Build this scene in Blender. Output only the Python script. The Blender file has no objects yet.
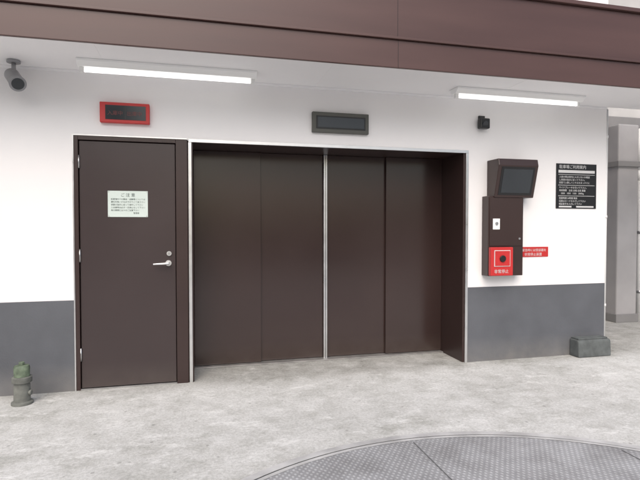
import bpy, bmesh, math, random
from mathutils import Vector, Matrix
random.seed(4)
scene = bpy.context.scene
COL = scene.collection

# ---------------------------------------------------------------- materials
def nt(mat):
    mat.use_nodes = True
    n = mat.node_tree.nodes; l = mat.node_tree.links
    return n, l, n["Principled BSDF"]

def surf(name, col, rough=0.5, metal=0.0, var=0.08, vscale=3.0, bump=0.0, bscale=60.0, spec=0.5, stretch=(1,1,1), rvar=0.08, grime=0.0, gh=0.35, gcol=(0.30,0.28,0.25), emit=0.0):
    m = bpy.data.materials.new(name); n, l, b = nt(m)
    tc = n.new("ShaderNodeTexCoord"); mp = n.new("ShaderNodeMapping")
    mp.inputs["Scale"].default_value = stretch
    l.new(tc.outputs["Object"], mp.inputs["Vector"])
    no = n.new("ShaderNodeTexNoise"); no.inputs["Scale"].default_value = vscale
    no.inputs["Detail"].default_value = 5
    l.new(mp.outputs[0], no.inputs["Vector"])
    rp = n.new("ShaderNodeValToRGB")
    rp.color_ramp.elements[0].position = 0.3; rp.color_ramp.elements[1].position = 0.7
    rp.color_ramp.elements[0].color = (*[c*(1-var) for c in col], 1)
    rp.color_ramp.elements[1].color = (*[min(1, c*(1+var)) for c in col], 1)
    l.new(no.outputs["Fac"], rp.inputs["Fac"]); out = rp.outputs[0]
    if grime > 0:   # dust splashed up from the floor, thins out with height
        sx = n.new("ShaderNodeSeparateXYZ"); l.new(tc.outputs["Object"], sx.inputs[0])
        g = n.new("ShaderNodeMapRange"); g.inputs["From Min"].default_value = 0; g.inputs["From Max"].default_value = gh
        g.inputs["To Min"].default_value = 1; g.inputs["To Max"].default_value = 0
        l.new(sx.outputs["Z"], g.inputs["Value"])
        n3 = n.new("ShaderNodeTexNoise"); n3.inputs["Scale"].default_value = 7; n3.inputs["Detail"].default_value = 5
        l.new(tc.outputs["Object"], n3.inputs["Vector"])
        a = n.new("ShaderNodeMath"); a.operation = "MULTIPLY"; l.new(g.outputs[0], a.inputs[0]); l.new(n3.outputs["Fac"], a.inputs[1])
        a2 = n.new("ShaderNodeMath"); a2.operation = "MULTIPLY"; l.new(a.outputs[0], a2.inputs[0]); a2.inputs[1].default_value = grime
        x = n.new("ShaderNodeMixRGB"); l.new(a2.outputs[0], x.inputs[0]); l.new(out, x.inputs[1]); x.inputs[2].default_value = (*gcol,1)
        out = x.outputs[0]
    l.new(out, b.inputs["Base Color"])
    mr = n.new("ShaderNodeMapRange"); mr.inputs["To Min"].default_value = max(0, rough-rvar); mr.inputs["To Max"].default_value = min(1, rough+rvar)
    l.new(no.outputs["Fac"], mr.inputs["Value"]); l.new(mr.outputs[0], b.inputs["Roughness"])
    b.inputs["Metallic"].default_value = metal
    b.inputs["Specular IOR Level"].default_value = spec
    if emit > 0:
        b.inputs["Emission Color"].default_value = (1,0.99,0.97,1); b.inputs["Emission Strength"].default_value = emit
    if bump > 0:
        n2 = n.new("ShaderNodeTexNoise"); n2.inputs["Scale"].default_value = bscale; n2.inputs["Detail"].default_value = 2
        l.new(mp.outputs[0], n2.inputs["Vector"])
        bp = n.new("ShaderNodeBump"); bp.inputs["Strength"].default_value = bump; bp.inputs["Distance"].default_value = 0.004
        l.new(n2.outputs["Fac"], bp.inputs["Height"]); l.new(bp.outputs[0], b.inputs["Normal"])
    return m

M = {}
M["wall"] = surf("white_wall_paint", (0.84,0.825,0.825), 0.5, var=0.02, vscale=1.2, bump=0.10, bscale=90)
M["soffit"] = surf("white_soffit_board", (0.87,0.86,0.865), 0.6, var=0.015, vscale=1.5)
M["dado"] = surf("grey_dado_paint", (0.098,0.103,0.116), 0.55, var=0.12, vscale=3, bump=0.3, bscale=110, grime=0.6, gh=0.25)
M["door"] = surf("brown_door_steel", (0.036,0.021,0.019), 0.21, var=0.10, vscale=0.9, spec=0.65, rvar=0.08, grime=0.3, gh=0.22, gcol=(0.14,0.12,0.10))
M["leaf"] = surf("brown_leaf_steel", (0.045,0.032,0.032), 0.30, var=0.06, vscale=1.5, spec=0.5, rvar=0.07, grime=0.35, gh=0.22, gcol=(0.16,0.14,0.12))
M["jamb"] = surf("brown_jamb_steel", (0.038,0.022,0.020), 0.33, var=0.06, vscale=2)
M["fascia"] = surf("brown_fascia_metal", (0.085,0.045,0.040), 0.36, var=0.12, vscale=1.2, stretch=(0.5,1,4))
M["chrome"] = surf("stainless_trim", (0.78,0.78,0.78), 0.3, metal=1.0, var=0.05, vscale=10)
M["steel"] = surf("brushed_steel", (0.55,0.55,0.55), 0.35, metal=1.0, var=0.1, vscale=8)
M["rim"] = surf("worn_steel_rim", (0.52,0.52,0.52), 0.6, metal=0.15, var=0.2, vscale=6, bump=0.3)
M["black"] = surf("black_plastic", (0.012,0.012,0.013), 0.35, var=0.1)
M["screen"] = surf("dark_screen_glass", (0.03,0.035,0.04), 0.12, var=0.1)
M["red"] = surf("red_paint", (0.50,0.025,0.025), 0.4, var=0.08)
M["reddim"] = surf("unlit_red_lettering", (0.14,0.02,0.02), 0.4, var=0.08)
M["white"] = surf("white_plastic", (0.84,0.84,0.83), 0.4, var=0.03)
M["tube"] = surf("lit_tube_glass", (0.9,0.9,0.9), 0.3, var=0.01, emit=1.6)
M["lampcover"] = surf("white_lamp_enamel", (0.91,0.91,0.90), 0.3, var=0.02)
M["paper"] = surf("laminated_paper", (0.62,0.70,0.66), 0.25, var=0.03)
M["ink"] = surf("grey_ink", (0.12,0.15,0.14), 0.6)
M["inkw"] = surf("white_ink", (0.60,0.60,0.60), 0.6)
M["greybox"] = surf("grey_metal_case", (0.09,0.09,0.08), 0.4, metal=0.3, var=0.1)
M["greycam"] = surf("grey_camera_casing", (0.28,0.28,0.29), 0.4, var=0.1)
M["pipegrey"] = surf("weathered_grey_pipe", (0.15,0.155,0.14), 0.7, var=0.35, vscale=14, bump=0.4)
M["green"] = surf("faded_green_paint", (0.13,0.17,0.115), 0.65, var=0.45, vscale=18, bump=0.4)
M["block"] = surf("weathered_block_concrete", (0.10,0.11,0.11), 0.85, var=0.3, vscale=10, bump=0.6)
M["nwall"] = surf("neighbour_wall", (0.36,0.35,0.355), 0.8, var=0.1, vscale=2, bump=0.2)
M["npanel"] = surf("neighbour_panel", (0.22,0.215,0.215), 0.7, var=0.08)
M["nlow"] = surf("neighbour_lower_wall", (0.50,0.49,0.48), 0.8, var=0.08, grime=0.5)
M["opp"] = surf("unseen_opposite_wall", (0.38,0.35,0.31), 0.8, var=0.06, vscale=1)
M["sill"] = surf("steel_threshold", (0.35,0.34,0.33), 0.5, metal=0.6, var=0.2, vscale=8)
M["gap"] = surf("dark_gap_rubber", (0.01,0.01,0.01), 0.8)
M["seam"] = surf("plate_seam", (0.11,0.11,0.115), 0.8)
M["asphalt"] = surf("asphalt_surface", (0.07,0.07,0.07), 0.9, var=0.15, vscale=4, bump=0.4, bscale=120)

def concrete():
    m = bpy.data.materials.new("pale_concrete"); n, l, b = nt(m)
    tc = n.new("ShaderNodeTexCoord")
    def noise(sc, det=6, rough=0.6, st=(1,1,1), off=(0,0,0), dist=0.0):
        mp = n.new("ShaderNodeMapping"); mp.inputs["Scale"].default_value = st; mp.inputs["Location"].default_value = off
        l.new(tc.outputs["Object"], mp.inputs["Vector"])
        a = n.new("ShaderNodeTexNoise"); a.inputs["Scale"].default_value = sc
        a.inputs["Detail"].default_value = det; a.inputs["Roughness"].default_value = rough; a.inputs["Distortion"].default_value = dist
        l.new(mp.outputs[0], a.inputs["Vector"]); return a.outputs["Fac"]
    def ramp(f, p0, c0, p1, c1):
        r = n.new("ShaderNodeValToRGB"); e = r.color_ramp.elements
        e[0].position = p0; e[0].color = (*c0,1); e[1].position = p1; e[1].color = (*c1,1)
        l.new(f, r.inputs["Fac"]); return r.outputs[0]
    def mul(a, bb, fac):
        x = n.new("ShaderNodeMixRGB"); x.blend_type = "MULTIPLY"; x.inputs[0].default_value = fac
        l.new(a, x.inputs[1]); l.new(bb, x.inputs[2]); return x.outputs[0]
    base = ramp(noise(0.7, 6, 0.6), 0.34, (0.59,0.59,0.575), 0.66, (0.71,0.71,0.70))
    med = ramp(noise(4.5, 10, 0.8), 0.38, (0.72,0.72,0.70), 0.55, (1,1,1))
    fine = ramp(noise(48, 5, 0.9), 0.38, (0.55,0.55,0.54), 0.58, (1.0,1.0,1.0))
    c = mul(base, med, 0.75); c = mul(c, fine, 0.65)
    st = ramp(noise(3.4, 9, 0.85, (0.8,1.6,1), (3,1,0)), 0.54, (0,0,0), 0.62, (0.75,0.75,0.75))
    x = n.new("ShaderNodeMixRGB"); l.new(st, x.inputs[0]); l.new(c, x.inputs[1]); x.inputs[2].default_value = (0.77,0.77,0.76,1)
    dk = ramp(noise(1.5, 10, 0.8, (1,1.5,1), (7,3,0)), 0.54, (1,1,1), 0.68, (0.66,0.66,0.63))
    c2 = mul(x.outputs[0], dk, 0.9)
    # small isolated pits and drips, sparse and irregular
    v = n.new("ShaderNodeTexVoronoi"); v.inputs["Scale"].default_value = 7
    l.new(tc.outputs["Object"], v.inputs["Vector"])
    sp = ramp(v.outputs["Distance"], 0.05, (0.42,0.42,0.41), 0.10, (1,1,1))
    c2 = mul(c2, sp, 0.6)
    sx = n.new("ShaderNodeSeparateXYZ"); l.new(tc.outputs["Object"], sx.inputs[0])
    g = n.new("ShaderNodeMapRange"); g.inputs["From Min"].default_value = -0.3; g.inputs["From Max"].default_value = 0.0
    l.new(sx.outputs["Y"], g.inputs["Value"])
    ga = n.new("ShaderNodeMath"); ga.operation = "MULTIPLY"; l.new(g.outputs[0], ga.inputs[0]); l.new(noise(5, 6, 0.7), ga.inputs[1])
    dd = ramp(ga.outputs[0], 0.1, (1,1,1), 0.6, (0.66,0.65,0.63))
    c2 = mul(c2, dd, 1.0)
    l.new(c2, b.inputs["Base Color"]); b.inputs["Roughness"].default_value = 0.8
    b.inputs["Specular IOR Level"].default_value = 0.3
    bp = n.new("ShaderNodeBump"); bp.inputs["Strength"].default_value = 0.45; bp.inputs["Distance"].default_value = 0.006
    l.new(noise(40, 4, 0.75), bp.inputs["Height"]); l.new(bp.outputs[0], b.inputs["Normal"])
    return m
M["concrete"] = concrete()

def checker_plate():
    m = bpy.data.materials.new("chequered_steel_plate"); n, l, b = nt(m)
    tc = n.new("ShaderNodeTexCoord")
    def wav(rot):
        mp = n.new("ShaderNodeMapping"); mp.inputs["Rotation"].default_value = (0,0,rot)
        l.new(tc.outputs["Object"], mp.inputs["Vector"])
        w = n.new("ShaderNodeTexWave"); w.wave_type = "BANDS"; w.bands_direction = "X"
        w.inputs["Scale"].default_value = 11.0
        l.new(mp.outputs[0], w.inputs["Vector"]); return w.outputs["Fac"]
    a = n.new("ShaderNodeMath"); a.operation = "MULTIPLY"
    l.new(wav(math.radians(35)), a.inputs[0]); l.new(wav(math.radians(-35)), a.inputs[1])
    r = n.new("ShaderNodeValToRGB"); r.color_ramp.elements[0].position = 0.2; r.color_ramp.elements[1].position = 0.65
    r.color_ramp.elements[0].color = (0.36,0.365,0.38,1); r.color_ramp.elements[1].color = (0.54,0.55,0.57,1)
    l.new(a.outputs[0], r.inputs["Fac"])
    no = n.new("ShaderNodeTexNoise"); no.inputs["Scale"].default_value = 2.5; no.inputs["Detail"].default_value = 8; no.inputs["Roughness"].default_value = 0.75
    l.new(tc.outputs["Object"], no.inputs["Vector"])
    r2 = n.new("ShaderNodeValToRGB"); r2.color_ramp.elements[0].position = 0.36; r2.color_ramp.elements[1].position = 0.60
    r2.color_ramp.elements[0].color = (0.60,0.59,0.58,1); r2.color_ramp.elements[1].color = (1,1,1,1)
    l.new(no.outputs["Fac"], r2.inputs["Fac"])
    x = n.new("ShaderNodeMixRGB"); x.blend_type = "MULTIPLY"; x.inputs[0].default_value = 0.8
    l.new(r.outputs[0], x.inputs[1]); l.new(r2.outputs[0], x.inputs[2])
    l.new(x.outputs[0], b.inputs["Base Color"])
    b.inputs["Metallic"].default_value = 0.1; b.inputs["Roughness"].default_value = 0.55
    bp = n.new("ShaderNodeBump"); bp.inputs["Strength"].default_value = 0.5; bp.inputs["Distance"].default_value = 0.004
    l.new(a.outputs[0], bp.inputs["Height"]); l.new(bp.outputs[0], b.inputs["Normal"])
    return m
M["plate"] = checker_plate()

# ---------------------------------------------------------------- mesh helpers
def empty(name, loc=(0,0,0)):
    o = bpy.data.objects.new(name, None); o.empty_display_size = 0.2
    o.location = loc; COL.objects.link(o); return o

def finish(name, bm, mat, parent=None, smooth=False, bevel=0.0, seg=2):
    me = bpy.data.meshes.new(name); bmesh.ops.recalc_face_normals(bm, faces=bm.faces)
    bm.to_mesh(me); bm.free()
    o = bpy.data.objects.new(name, me); COL.objects.link(o)
    me.materials.append(mat)
    if smooth:
        for p in me.polygons: p.use_smooth = True
    if bevel > 0:
        md = o.modifiers.new("bevel", "BEVEL"); md.width = bevel; md.segments = seg; md.limit_method = "ANGLE"
    if parent:
        o.parent = parent
        o.matrix_parent_inverse = Matrix.Translation(parent.location).inverted()
    return o

def box(name, x0, x1, y0, y1, z0, z1, mat, parent=None, bevel=0.0):
    bm = bmesh.new()
    vs = [bm.verts.new(p) for p in [(x0,y0,z0),(x1,y0,z0),(x1,y1,z0),(x0,y1,z0),(x0,y0,z1),(x1,y0,z1),(x1,y1,z1),(x0,y1,z1)]]
    for f in [(0,1,2,3),(4,5,6,7),(0,1,5,4),(1,2,6,5),(2,3,7,6),(3,0,4,7)]:
        bm.faces.new([vs[i] for i in f])
    return finish(name, bm, mat, parent, bevel=bevel)

def prism(name, prof, x0, x1, mat, parent=None, bevel=0.0):
    bm = bmesh.new()
    a = [bm.verts.new((x0,y,z)) for y,z in prof]; c = [bm.verts.new((x1,y,z)) for y,z in prof]
    bm.faces.new(a); bm.faces.new(c[::-1])
    k = len(prof)
    for i in range(k): bm.faces.new([a[i], a[(i+1)%k], c[(i+1)%k], c[i]])
    return finish(name, bm, mat, parent, bevel=bevel)

def tube(name, p0, p1, r0, mat, parent=None, r1=None, seg=24, bevel=0.0):
    p0 = Vector(p0); p1 = Vector(p1); r1 = r0 if r1 is None else r1
    d = p1-p0; bm = bmesh.new()
    bmesh.ops.create_cone(bm, cap_ends=True, segments=seg, radius1=r0, radius2=r1, depth=d.length)
    q = Vector((0,0,1)).rotation_difference(d.normalized())
    bmesh.ops.transform(bm, matrix=Matrix.Translation((p0+p1)/2) @ q.to_matrix().to_4x4(), verts=bm.verts)
    o = finish(name, bm, mat, parent, bevel=bevel)
    for p in o.data.polygons: p.use_smooth = len(p.vertices) == 4
    return o

def lathe(name, prof, cx, cy, mat, parent=None, seg=32):
    bm = bmesh.new(); rings = []
    for r, z in prof:
        rings.append([bm.verts.new((cx+r*math.cos(2*math.pi*i/seg), cy+r*math.sin(2*math.pi*i/seg), z)) for i in range(seg)])
    for a, b in zip(rings, rings[1:]):
        for i in range(seg): bm.faces.new([a[i], a[(i+1)%seg], b[(i+1)%seg], b[i]])
    bm.faces.new(rings[0]); bm.faces.new(rings[-1])
    o = finish(name, bm, mat, parent)
    for p in o.data.polygons: p.use_smooth = len(p.vertices) == 4
    m = o.modifiers.new("es","EDGE_SPLIT"); m.split_angle = math.radians(40)
    return o

def text(name, s, x, y, z, size, mat, parent, tilt=0.0, align="LEFT"):
    c = bpy.data.curves.new(name, "FONT"); c.body = s; c.size = size; c.extrude = 0.0004; c.align_x = align
    c.resolution_u = 3
    o = bpy.data.objects.new(name, c); COL.objects.link(o); c.materials.append(mat)
    o.location = (x,y,z); o.rotation_euler = (math.radians(90)+tilt,0,0)
    o.parent = parent; o.matrix_parent_inverse = Matrix.Translation(parent.location).inverted()
    return o

# ---------------------------------------------------------------- ground
def sheet(name, x0,x1,y0,y1,z,mat, parent=None):
    bm = bmesh.new()
    bm.faces.new([bm.verts.new(p) for p in [(x0,y0,z),(x1,y0,z),(x1,y1,z),(x0,y1,z)]])
    return finish(name, bm, mat, parent)
sheet("ground", -400,400,-400,400,-0.006, M["asphalt"])
sheet("concrete_forecourt", -9, 16, -11, 1.69, 0.0, M["concrete"])

# ---------------------------------------------------------------- building
B = empty("parking_tower_building", (1.3, 0, 0))
H = 2.72; DZ = 0.777; WX = 4.42; XL = -6.0; OT = 2.17
box("wall_left", XL, -0.99, 0, 0.25, 0, H, M["wall"], B)
box("wall_over_doors", -0.99, 2.70, 0, 0.25, OT, H, M["wall"], B)
box("wall_right", 2.70, WX, 0, 0.49, 0, H, M["wall"], B)
box("wall_flank", WX-0.2, WX-0.001, 0.49, 7.0, 0, H, M["wall"], B)
box("wall_rear", XL, WX-0.2, 6.8, 7.0, 0, H, M["wall"], B)
box("wall_flank_far", XL, XL+0.2, 0.25, 6.8, 0, H, M["wall"], B)
box("wall_upper_storeys", XL, WX, 0.0, 7.0, 3.0, 9.0, M["wall"], B)
box("dado_left", XL-0.003, -0.999, -0.004, 0.1, -0.003, DZ, M["dado"], B)
box("dado_right", 2.723, WX+0.003, -0.004, 0.6, -0.003, DZ, M["dado"], B)
FY = -0.75
box("canopy_soffit", XL, 9.0, FY+0.03, 0.0, H+0.001, H+0.05, M["soffit"], B)
box("canopy_core", XL, 9.0, FY+0.12, 0.0, H+0.051, 3.38, M["soffit"], B)
box("roof_slab", XL, WX, 0.0, 7.0, H+0.001, 2.999, M["soffit"], B)
box("cornice_strip", XL, WX, -0.012, 0.0, H-0.02, H, M["soffit"], B)
box("fascia_lower_band", XL, 9.0, FY, FY+0.028, H-0.01, 2.935, M["fascia"], B, bevel=0.004)
box("fascia_drip_edge", XL, 9.0, FY-0.022, FY+0.03, 2.937, 2.957, M["fascia"], B, bevel=0.003)
box("fascia_upper_band", XL, 9.0, FY+0.012, FY+0.09, 2.959, 3.40, M["fascia"], B, bevel=0.004)
box("fascia_coping", XL, 9.0, FY-0.02, FY+0.14, 3.402, 3.44, M["fascia"], B, bevel=0.005)
for i, x in enumerate([-2.2, 1.63, 5.4]):
    box("fascia_joint_%d"%i, x, x+0.005, FY-0.0012, FY+0.01, H-0.009, 2.934, M["jamb"], B)
    box("fascia_upper_joint_%d"%i, x, x+0.005, FY+0.0108, FY+0.02, 2.96, 3.40, M["jamb"], B)
for i, x in enumerate([-0.7,1.1,2.9,4.7]):
    box("soffit_seam_%d"%i, x, x+0.002, FY+0.04, -0.013, H-0.0005, H+0.003, M["soffit"], B)

R = 0.47
box("recess_lintel", -0.022, 2.677, 0.012, R+0.15, OT-0.012, OT+0.04, M["jamb"], B)
box("recess_jamb_right", 2.677, 2.722, 0.012, R+0.15, 0.0, OT-0.012, M["jamb"], B, bevel=0.002)
box("recess_jamb_left", -0.06, -0.012, 0.012, R+0.15, 0.0, OT-0.012, M["jamb"], B, bevel=0.002)
P = [0.0, 0.655, 1.312, 1.355, 2.012, 2.677]
def panel(name, x0,x1,yo):
    return box(name, x0, x1, R+yo, R+yo+0.03, 0.018, OT-0.014, M["door"], B, bevel=0.004)
panel("lift_door_panel_1", P[0]-0.01, P[1], 0.0)
panel("lift_door_panel_2", P[1]-0.03, P[2], 0.035)
panel("lift_door_panel_3", P[3], P[4]+0.03, 0.035)
panel("lift_door_panel_4", P[4], P[5], 0.0)
box("lift_door_mullion", P[2]+0.002, P[3]-0.002, R-0.004, R+0.06, 0.0, OT-0.013, M["chrome"], B, bevel=0.003)
box("lift_door_mullion_groove", P[2]+0.019, P[3]-0.019, R-0.0055, R+0.0, 0.01, OT-0.02, M["gap"], B)
box("door_threshold", -0.01, 2.675, R-0.06, R+0.12, 0.001, 0.014, M["sill"], B, bevel=0.002)
box("trim_top", -0.05, 2.722, -0.012, 0.011, OT-0.016, OT+0.014, M["chrome"], B, bevel=0.002)
box("trim_left", -0.052, -0.024, -0.012, 0.011, 0.0, OT-0.0165, M["chrome"], B, bevel=0.002)
box("trim_right", 2.694, 2.722, -0.012, 0.011, 0.0, OT-0.0165, M["chrome"], B, bevel=0.002)
box("service_door_frame_left", -0.988, -0.955, -0.006, 0.14, 0.0, OT+0.005, M["jamb"], B, bevel=0.002)
box("service_door_frame_edge", -0.9985, -0.9885, -0.010, 0.02, 0.0, OT+0.015, M["chrome"], B)
box("service_door_frame_right", -0.160, -0.0605, -0.006, 0.14, 0.0, OT+0.005, M["jamb"], B, bevel=0.003)
box("service_door_frame_top", -0.9545, -0.1605, -0.006, 0.14, OT-0.03, OT+0.005, M["jamb"], B, bevel=0.002)
box("service_door_top_edge", -0.988, -0.0605, -0.010, 0.0, OT+0.0055, OT+0.0155, M["chrome"], B)
box("service_door_backing", -0.954, -0.161, 0.07, 0.12, 0.0, OT-0.03, M["gap"], B)
box("service_door_leaf", -0.949, -0.166, 0.012, 0.052, 0.016, OT-0.036, M["leaf"], B, bevel=0.003)
box("service_door_sill", -0.954, -0.161, -0.004, 0.069, 0.001, 0.012, M["steel"], B)
for i, z in enumerate([0.25, 1.1, 1.9]):
    tube("service_door_hinge_%d"%i, (-0.951, 0.004, z), (-0.951, 0.004, z+0.11), 0.008, M["steel"], B, seg=12)
tube("handle_rose", (-0.228, 0.0115, 1.08), (-0.228, 0.002, 1.08), 0.026, M["chrome"], B)
tube("handle_neck", (-0.228, 0.002, 1.08), (-0.228, -0.048, 1.08), 0.010, M["chrome"], B, seg=16)
tube("handle_lever", (-0.222, -0.048, 1.08), (-0.355, -0.045, 1.074), 0.011, M["chrome"], B, r1=0.008, seg=16, bevel=0.003)
tube("lock_rose", (-0.222, 0.0115, 1.165), (-0.222, 0.0, 1.165), 0.021, M["chrome"], B)
tube("lock_keyway", (-0.222, 0.0, 1.165), (-0.222, -0.004, 1.165), 0.011, M["steel"], B, seg=16)

# ---------------------------------------------------------------- notice on door
N = empty("notice_sign", (-0.56, 0.0, 1.6))
box("notice_plate", -0.725, -0.398, 0.008, 0.0115, 1.487, 1.713, M["paper"], N)
text("notice_heading", "ご 注 意", -0.562, 0.0072, 1.665, 0.034, M["ink"], N, align="CENTER")
for i in range(6):
    s = ["駐車場内での事故・盗難等については","責任を負いかねますのでご了承下さい","係員の指示に従って操作して下さい","入出庫時は必ず一旦停止をして下さい","扉の開閉には十分ご注意下さい","　　　　　　　　　　　管理者"][i]
    text("notice_line_%d"%i, s, -0.70, 0.0072, 1.635-0.024*i, 0.0165, M["ink"], N)
for i,(x,z) in enumerate([(-0.717,1.705),(-0.406,1.705),(-0.717,1.495),(-0.406,1.495)]):
    tube("notice_pin_%d"%i, (x,0.008,z),(x,0.005,z),0.004,M["steel"],N,seg=10)

D = empty("entry_display_sign", (-0.57, 0, 2.37))
x0,x1,z0,z1 = -0.773,-0.373,2.288,2.460
box("case", x0, x1, -0.05, 0.0, z0, z1, M["red"], D, bevel=0.006)
box("display_window", x0+0.045, x1-0.03, -0.054, -0.049, z0+0.026, z1-0.026, M["screen"], D)
box("display_divider", x0+0.20, x0+0.206, -0.056, -0.054, z0+0.03, z1-0.03, M["black"], D)
text("display_text", "入庫中", x0+0.06, -0.0545, z0+0.065, 0.042, M["reddim"], D)
text("display_text_b", "出庫中", x0+0.215, -0.0545, z0+0.065, 0.042, M["reddim"], D)

D = empty("lift_indicator_panel", (1.35,0,2.38))
x0,x1,z0,z1 = 1.075,1.632,2.29,2.482
box("case", x0, x1, -0.04, 0.0, z0, z1, M["greybox"], D, bevel=0.005)
box("bezel_recess", x0+0.035, x1-0.035, -0.043, -0.0395, z0+0.035, z1-0.035, M["black"], D)
box("indicator_glass", x0+0.05, x1-0.05, -0.0455, -0.0425, z0+0.048, z1-0.048, M["screen"], D)

D = empty("motion_sensor", (2.865,0,2.46))
box("mount", 2.83, 2.90, -0.02, 0.0, 2.42, 2.54, M["black"], D, bevel=0.004)
box("housing", 2.81, 2.92, -0.085, -0.02, 2.40, 2.505, M["black"], D, bevel=0.012)
tube("lens", (2.862,-0.084,2.45),(2.862,-0.093,2.445),0.03,M["screen"],D,bevel=0.003)

# ---------------------------------------------------------------- control panel
D = empty("control_panel", (3.1,0,1.4))
bx0,bx1,by = 2.885,3.29,-0.12
box("cabinet", bx0, bx1, by, 0.0, 0.90, 1.715, M["jamb"], D, bevel=0.006)
box("cabinet_door", bx0+0.012, bx1-0.012, by-0.008, by+0.001, 1.205, 1.70, M["jamb"], D, bevel=0.004)
prism("monitor_hood", [(0.0,1.70),(-0.135,1.70),(-0.215,2.02),(-0.20,2.085),(0.0,2.085)], 2.94, 3.395, M["jamb"], D, bevel=0.006)
def on_face(name, xa, xb, ta, tb, off, mat, th=0.004):
    a = Vector((0,-0.135,1.70)); b = Vector((0,-0.215,2.02)); d = b-a
    nrm = Vector((0,-d.z,d.y)).normalized()
    if nrm.y > 0: nrm = -nrm
    p = []
    for t,o in [(ta,off),(tb,off),(tb,off+th),(ta,off+th)]:
        q = a+d*t+nrm*o; p.append((q.y,q.z))
    return prism(name, p, xa, xb, mat, D)
on_face("monitor_bezel", 2.975, 3.36, 0.08, 0.95, -0.001, M["black"])
on_face("monitor_screen", 3.0, 3.335, 0.15, 0.88, 0.0035, M["screen"], 0.002)
box("key_plate", 2.93, 3.01, by-0.012, by-0.0075, 1.375, 1.485, M["white"], D, bevel=0.002)
tube("key_switch", (2.97,by-0.011,1.435),(2.97,by-0.022,1.435),0.016,M["steel"],D,seg=16)
tube("door_lock", (3.24,by-0.007,1.28),(3.24,by-0.014,1.28),0.011,M["chrome"],D,seg=16)
D = empty("emergency_box", (3.0,-0.12,1.05))
box("case", 2.888, 3.145, by-0.045, by-0.0005, 0.905, 1.195, M["red"], D, bevel=0.008)
box("window_frame", 2.925, 3.108, by-0.05, by-0.044, 1.0, 1.165, M["inkw"], D, bevel=0.002)
box("window", 2.932, 3.101, by-0.053, by-0.0495, 1.007, 1.158, M["red"], D)
tube("push_button", (3.016,by-0.052,1.08),(3.016,by-0.066,1.08),0.034,M["black"],D,bevel=0.004)
text("label", "非常停止", 2.925, by-0.0465, 0.935, 0.042, M["inkw"], D)
D = empty("warning_sign", (3.53,0,1.13))
box("plate", 3.345, 3.684, -0.008, 0.0, 1.082, 1.188, M["red"], D, bevel=0.002)
text("wording_top", "緊急時には受話器を", 3.362, -0.0084, 1.142, 0.033, M["inkw"], D)
text("wording_low", "非常停止装置", 3.39, -0.0084, 1.096, 0.036, M["inkw"], D)
D = empty("instruction_sign", (4.03,0,1.85))
box("plate", 3.775, 4.29, -0.008, 0.0, 1.60, 2.085, M["black"], D, bevel=0.002)
text("heading", "駐車場ご利用案内", 3.81, -0.0086, 2.035, 0.043, M["inkw"], D)
box("box_a", 3.80, 4.265, -0.0095, -0.0075, 1.985, 2.015, M["inkw"], D)
for r in range(3):
    zt = 1.965-0.115*r
    box("rule_%d"%r, 3.80, 4.265, -0.0092, -0.0075, zt, zt+0.004, M["inkw"], D)
    for k in range(3):
        text("row_%d_%d"%(r,k), ["入庫の際は車内に人がいないか確認","し係員の指示に従って下さい。　","前進で入庫しハンドルをまっすぐに","サイドブレーキを引いて下さい。","車両制限　全長 全幅 全高 重量","　5050　1850　1550　2000kg","営業時間 24時間 無休","出庫はカードをかざして下さい","暗証番号を入力して下さい"][r*3+k],
             3.81, -0.0086, zt-0.032-0.031*k, 0.0245, M["inkw"], D)
box("box_b", 3.81, 3.97, -0.0095, -0.0075, 1.612, 1.628, M["inkw"], D)
box("box_c", 4.03, 4.255, -0.0095, -0.0075, 1.612, 1.628, M["inkw"], D)

# ---------------------------------------------------------------- fluorescent fittings
def lamp(name, x0, x1):
    L = empty(name, ((x0+x1)/2, -0.28, H))
    prism("trough_body", [(-0.355,H),(-0.355,H-0.018),(-0.315,H-0.052),(-0.235,H-0.052),(-0.195,H-0.018),(-0.195,H)], x0, x1, M["lampcover"], L, bevel=0.003)
    tube("tube_light", (x0+0.05,-0.275,H-0.072),(x1-0.05,-0.275,H-0.072),0.016,M["tube"],L,seg=20)
    for i,xx in enumerate([x0+0.012, x1-0.047]):
        box("end_socket_%d"%i, xx, xx+0.035, -0.292, -0.258, H-0.093, H-0.05, M["white"], L, bevel=0.004)
lamp("fluorescent_light", -0.89, 0.52)
lamp("fluorescent_light", 2.40, 3.83)

# ---------------------------------------------------------------- security camera
D = empty("security_camera", (-1.40,-0.15,2.7))
X = -1.385
tube("ceiling_plate", (X,-0.15,H),(X,-0.15,H-0.02),0.05,M["greycam"],D,bevel=0.003)
tube("stem", (X,-0.15,H-0.02),(X,-0.15,H-0.09),0.016,M["greycam"],D)
bm = bmesh.new(); bmesh.ops.create_uvsphere(bm, u_segments=20, v_segments=12, radius=0.034); bmesh.ops.translate(bm, vec=(X,-0.15,H-0.10), verts=bm.verts)
finish("ball_joint", bm, M["greycam"], D, smooth=True)
c0 = Vector((X-0.03,-0.10,H-0.10)); dv = Vector((0.45,-0.75,-0.55)).normalized()
tube("housing", c0, c0+dv*0.17, 0.055, M["greycam"], D, bevel=0.008)
tube("hood", c0+dv*0.165, c0+dv*0.20, 0.058, M["greycam"], D, r1=0.062)
tube("lens", c0+dv*0.199, c0+dv*0.204, 0.045, M["screen"], D)
tube("rear_cap", c0-dv*0.03, c0, 0.038, M["greycam"], D, r1=0.053)

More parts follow.
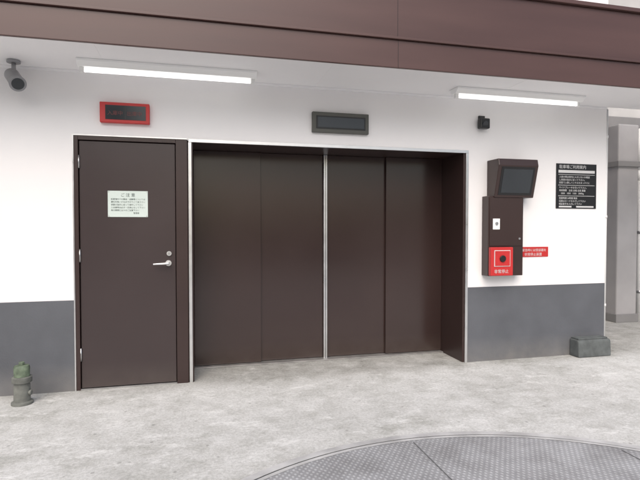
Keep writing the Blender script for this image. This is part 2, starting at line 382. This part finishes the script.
# ---------------------------------------------------------------- standpipe, block
D = empty("standpipe", (-1.335,-0.235,0))
lathe("pipe_body", [(0.078,0.0),(0.078,0.018),(0.060,0.026),(0.058,0.17),(0.072,0.175),(0.072,0.215),(0.060,0.22)], -1.335,-0.235, M["pipegrey"], D)
lathe("pipe_cap", [(0.056,0.221),(0.058,0.29),(0.052,0.305),(0.03,0.31)], -1.335,-0.235, M["green"], D)
lathe("cap_nut", [(0.022,0.311),(0.022,0.33),(0.018,0.334)], -1.335,-0.235, M["green"], D, seg=6)
tube("side_outlet", (-1.285,-0.245,0.09),(-1.262,-0.25,0.09),0.02,M["pipegrey"],D,seg=16,bevel=0.003)
D = empty("concrete_block", (4.15,-0.06,0))
prism("block_body", [(-0.15,0.0),(-0.14,0.165),(-0.125,0.185),(-0.006,0.185),(-0.006,0.0)], 3.97, 4.385, M["block"], D, bevel=0.012)
box("block_cap", 3.99, 4.365, -0.115, -0.01, 0.186, 0.20, M["block"], D, bevel=0.004)

# ---------------------------------------------------------------- turntable
D = empty("car_turntable", (1.36,-3.63,0))
def ring(name, r0, r1, z, mat, seg=160):
    bm = bmesh.new()
    a = [bm.verts.new((1.36+r0*math.cos(2*math.pi*i/seg), -3.63+r0*math.sin(2*math.pi*i/seg), z)) for i in range(seg)]
    b = [bm.verts.new((1.36+r1*math.cos(2*math.pi*i/seg), -3.63+r1*math.sin(2*math.pi*i/seg), z)) for i in range(seg)]
    for i in range(seg): bm.faces.new([a[i],a[(i+1)%seg],b[(i+1)%seg],b[i]])
    return finish(name, bm, mat, D)
ring("outer_kerb_ring", 2.030, 2.085, 0.008, M["rim"])
ring("gap_ring", 2.012, 2.031, 0.004, M["seam"])
bm = bmesh.new(); bmesh.ops.create_circle(bm, cap_ends=True, segments=160, radius=2.014)
bmesh.ops.translate(bm, vec=(1.36,-3.63,0.010), verts=bm.verts)
finish("turntable_deck", bm, M["plate"], D)
ring("deck_edge_ring", 1.985, 2.013, 0.0125, M["rim"])
for i, x in enumerate([0.15, 1.36, 2.57]):
    h = math.sqrt(1.96**2-(x-1.36)**2)
    sheet("deck_seam_%d"%i, x-0.003, x+0.003, -3.63-h, -3.63+h, 0.0125, M["seam"], D)

# ---------------------------------------------------------------- neighbour
Nb = empty("neighbour_building", (8.5, 3, 0))
box("wall_ground_floor", 4.9, 13, 1.72, 9, 0, 1.05, M["nlow"], Nb)
box("wall_panel_band", 4.9, 13, 1.80, 9, 1.05, 2.9, M["nwall"], Nb)
box("wall_upper", 4.9, 13, 1.70, 9, 3.06, 7, M["nlow"], Nb)
box("wall_ledge", 4.85, 13, 1.62, 1.90, 2.9, 3.06, M["npanel"], Nb, bevel=0.01)
box("wall_sill", 4.9, 13, 1.66, 1.799, 1.051, 1.10, M["npanel"], Nb, bevel=0.005)
for i in range(12):
    x = 5.1+0.62*i
    box("panel_joint_%d"%i, x, x+0.012, 1.792, 1.801, 1.10, 2.9, M["npanel"], Nb)
box("corner_column", 5.98, 6.34, 1.40, 1.79, 0, 2.899, M["nwall"], Nb, bevel=0.02)
box("column_collar", 5.95, 6.37, 1.37, 1.791, 2.28, 2.36, M["npanel"], Nb, bevel=0.006)
box("column_base", 5.96, 6.36, 1.38, 1.71, 0, 0.12, M["npanel"], Nb, bevel=0.006)
D = empty("downpipe", (4.52,0.12,0))
tube("pipe", (4.49,0.10,0.0),(4.49,0.10,2.72),0.036,M["white"],D)
for i,z in enumerate([0.5,1.5,2.4]):
    tube("clip_%d"%i, (4.49,0.10,z),(4.49,0.10,z+0.03),0.041,M["white"],D)
D = empty("downpipe", (6.6,1.55,0))
tube("pipe", (6.55,1.55,0.0),(6.55,1.55,2.1),0.05,M["white"],D)
tube("pipe_elbow", (6.55,1.55,2.09),(6.62,1.64,2.25),0.05,M["white"],D)
tube("pipe_upper", (6.62,1.64,2.24),(6.62,1.64,2.9),0.05,M["white"],D)
for i,z in enumerate([0.4,1.3]):
    tube("clip_%d"%i, (6.55,1.55,z),(6.55,1.55,z+0.04),0.057,M["steel"],D)

# house and wall added out of view to give the doors soft reflections
O = empty("unseen_opposite_house", (-7,-17,0))
box("walls", -14, -3.2, -22, -15, 0, 5.6, M["opp"], O)
prism("roof", [(-22.5,5.6),(-18.5,7.6),(-14.5,5.6)], -14.5, -2.7, M["npanel"], O)
for i,x in enumerate([-12,-8.5,-5.4]):
    box("window_%d"%i, x, x+1.5, -15.04, -14.99, 3.3, 4.6, M["screen"], O)
    box("window_ground_%d"%i, x, x+1.5, -15.04, -14.99, 0.9, 2.1, M["screen"], O)
O = empty("unseen_boundary_wall", (8,-15,0))
box("wall", 1.5, 22, -15.2, -15.0, 0, 1.5, M["opp"], O)
box("coping", 1.45, 22.05, -15.25, -14.95, 1.5, 1.58, M["npanel"], O)

# ---------------------------------------------------------------- sky and sun
az, el = math.radians(198), math.radians(44)
w = bpy.data.worlds.new("World"); scene.world = w; w.use_nodes = True
n = w.node_tree.nodes; l = w.node_tree.links
bg = n["Background"]; sky = n.new("ShaderNodeTexSky"); sky.sky_type = "NISHITA"; sky.sun_disc = False
sky.sun_elevation = el; sky.sun_rotation = az; sky.dust_density = 4.0; sky.ozone_density = 0.6; sky.air_density = 1.0
l.new(sky.outputs[0], bg.inputs["Color"]); bg.inputs["Strength"].default_value = 0.15
ld = bpy.data.lights.new("sun", "SUN"); ld.energy = 2.15; ld.angle = math.radians(60); ld.color = (1.0,0.98,0.955)
so = bpy.data.objects.new("sun", ld); COL.objects.link(so)
d = Vector((math.sin(az)*math.cos(el), math.cos(az)*math.cos(el), math.sin(el)))
so.rotation_euler = d.to_track_quat("Z","Y").to_euler(); so.location = d*20

# ---------------------------------------------------------------- camera
cd = bpy.data.cameras.new("camera"); cam = bpy.data.objects.new("camera", cd); COL.objects.link(cam)
cd.sensor_width = 36; cd.lens = 28.125; cd.clip_end = 2000; cd.clip_start = 0.05
cam.location = (0,-4.62,1.40)
cam.rotation_euler = (math.radians(90-1.49), 0, math.radians(-14.06))
scene.camera = cam
scene.view_settings.view_transform = "Standard"; scene.view_settings.look = "None"; scene.view_settings.exposure = 0
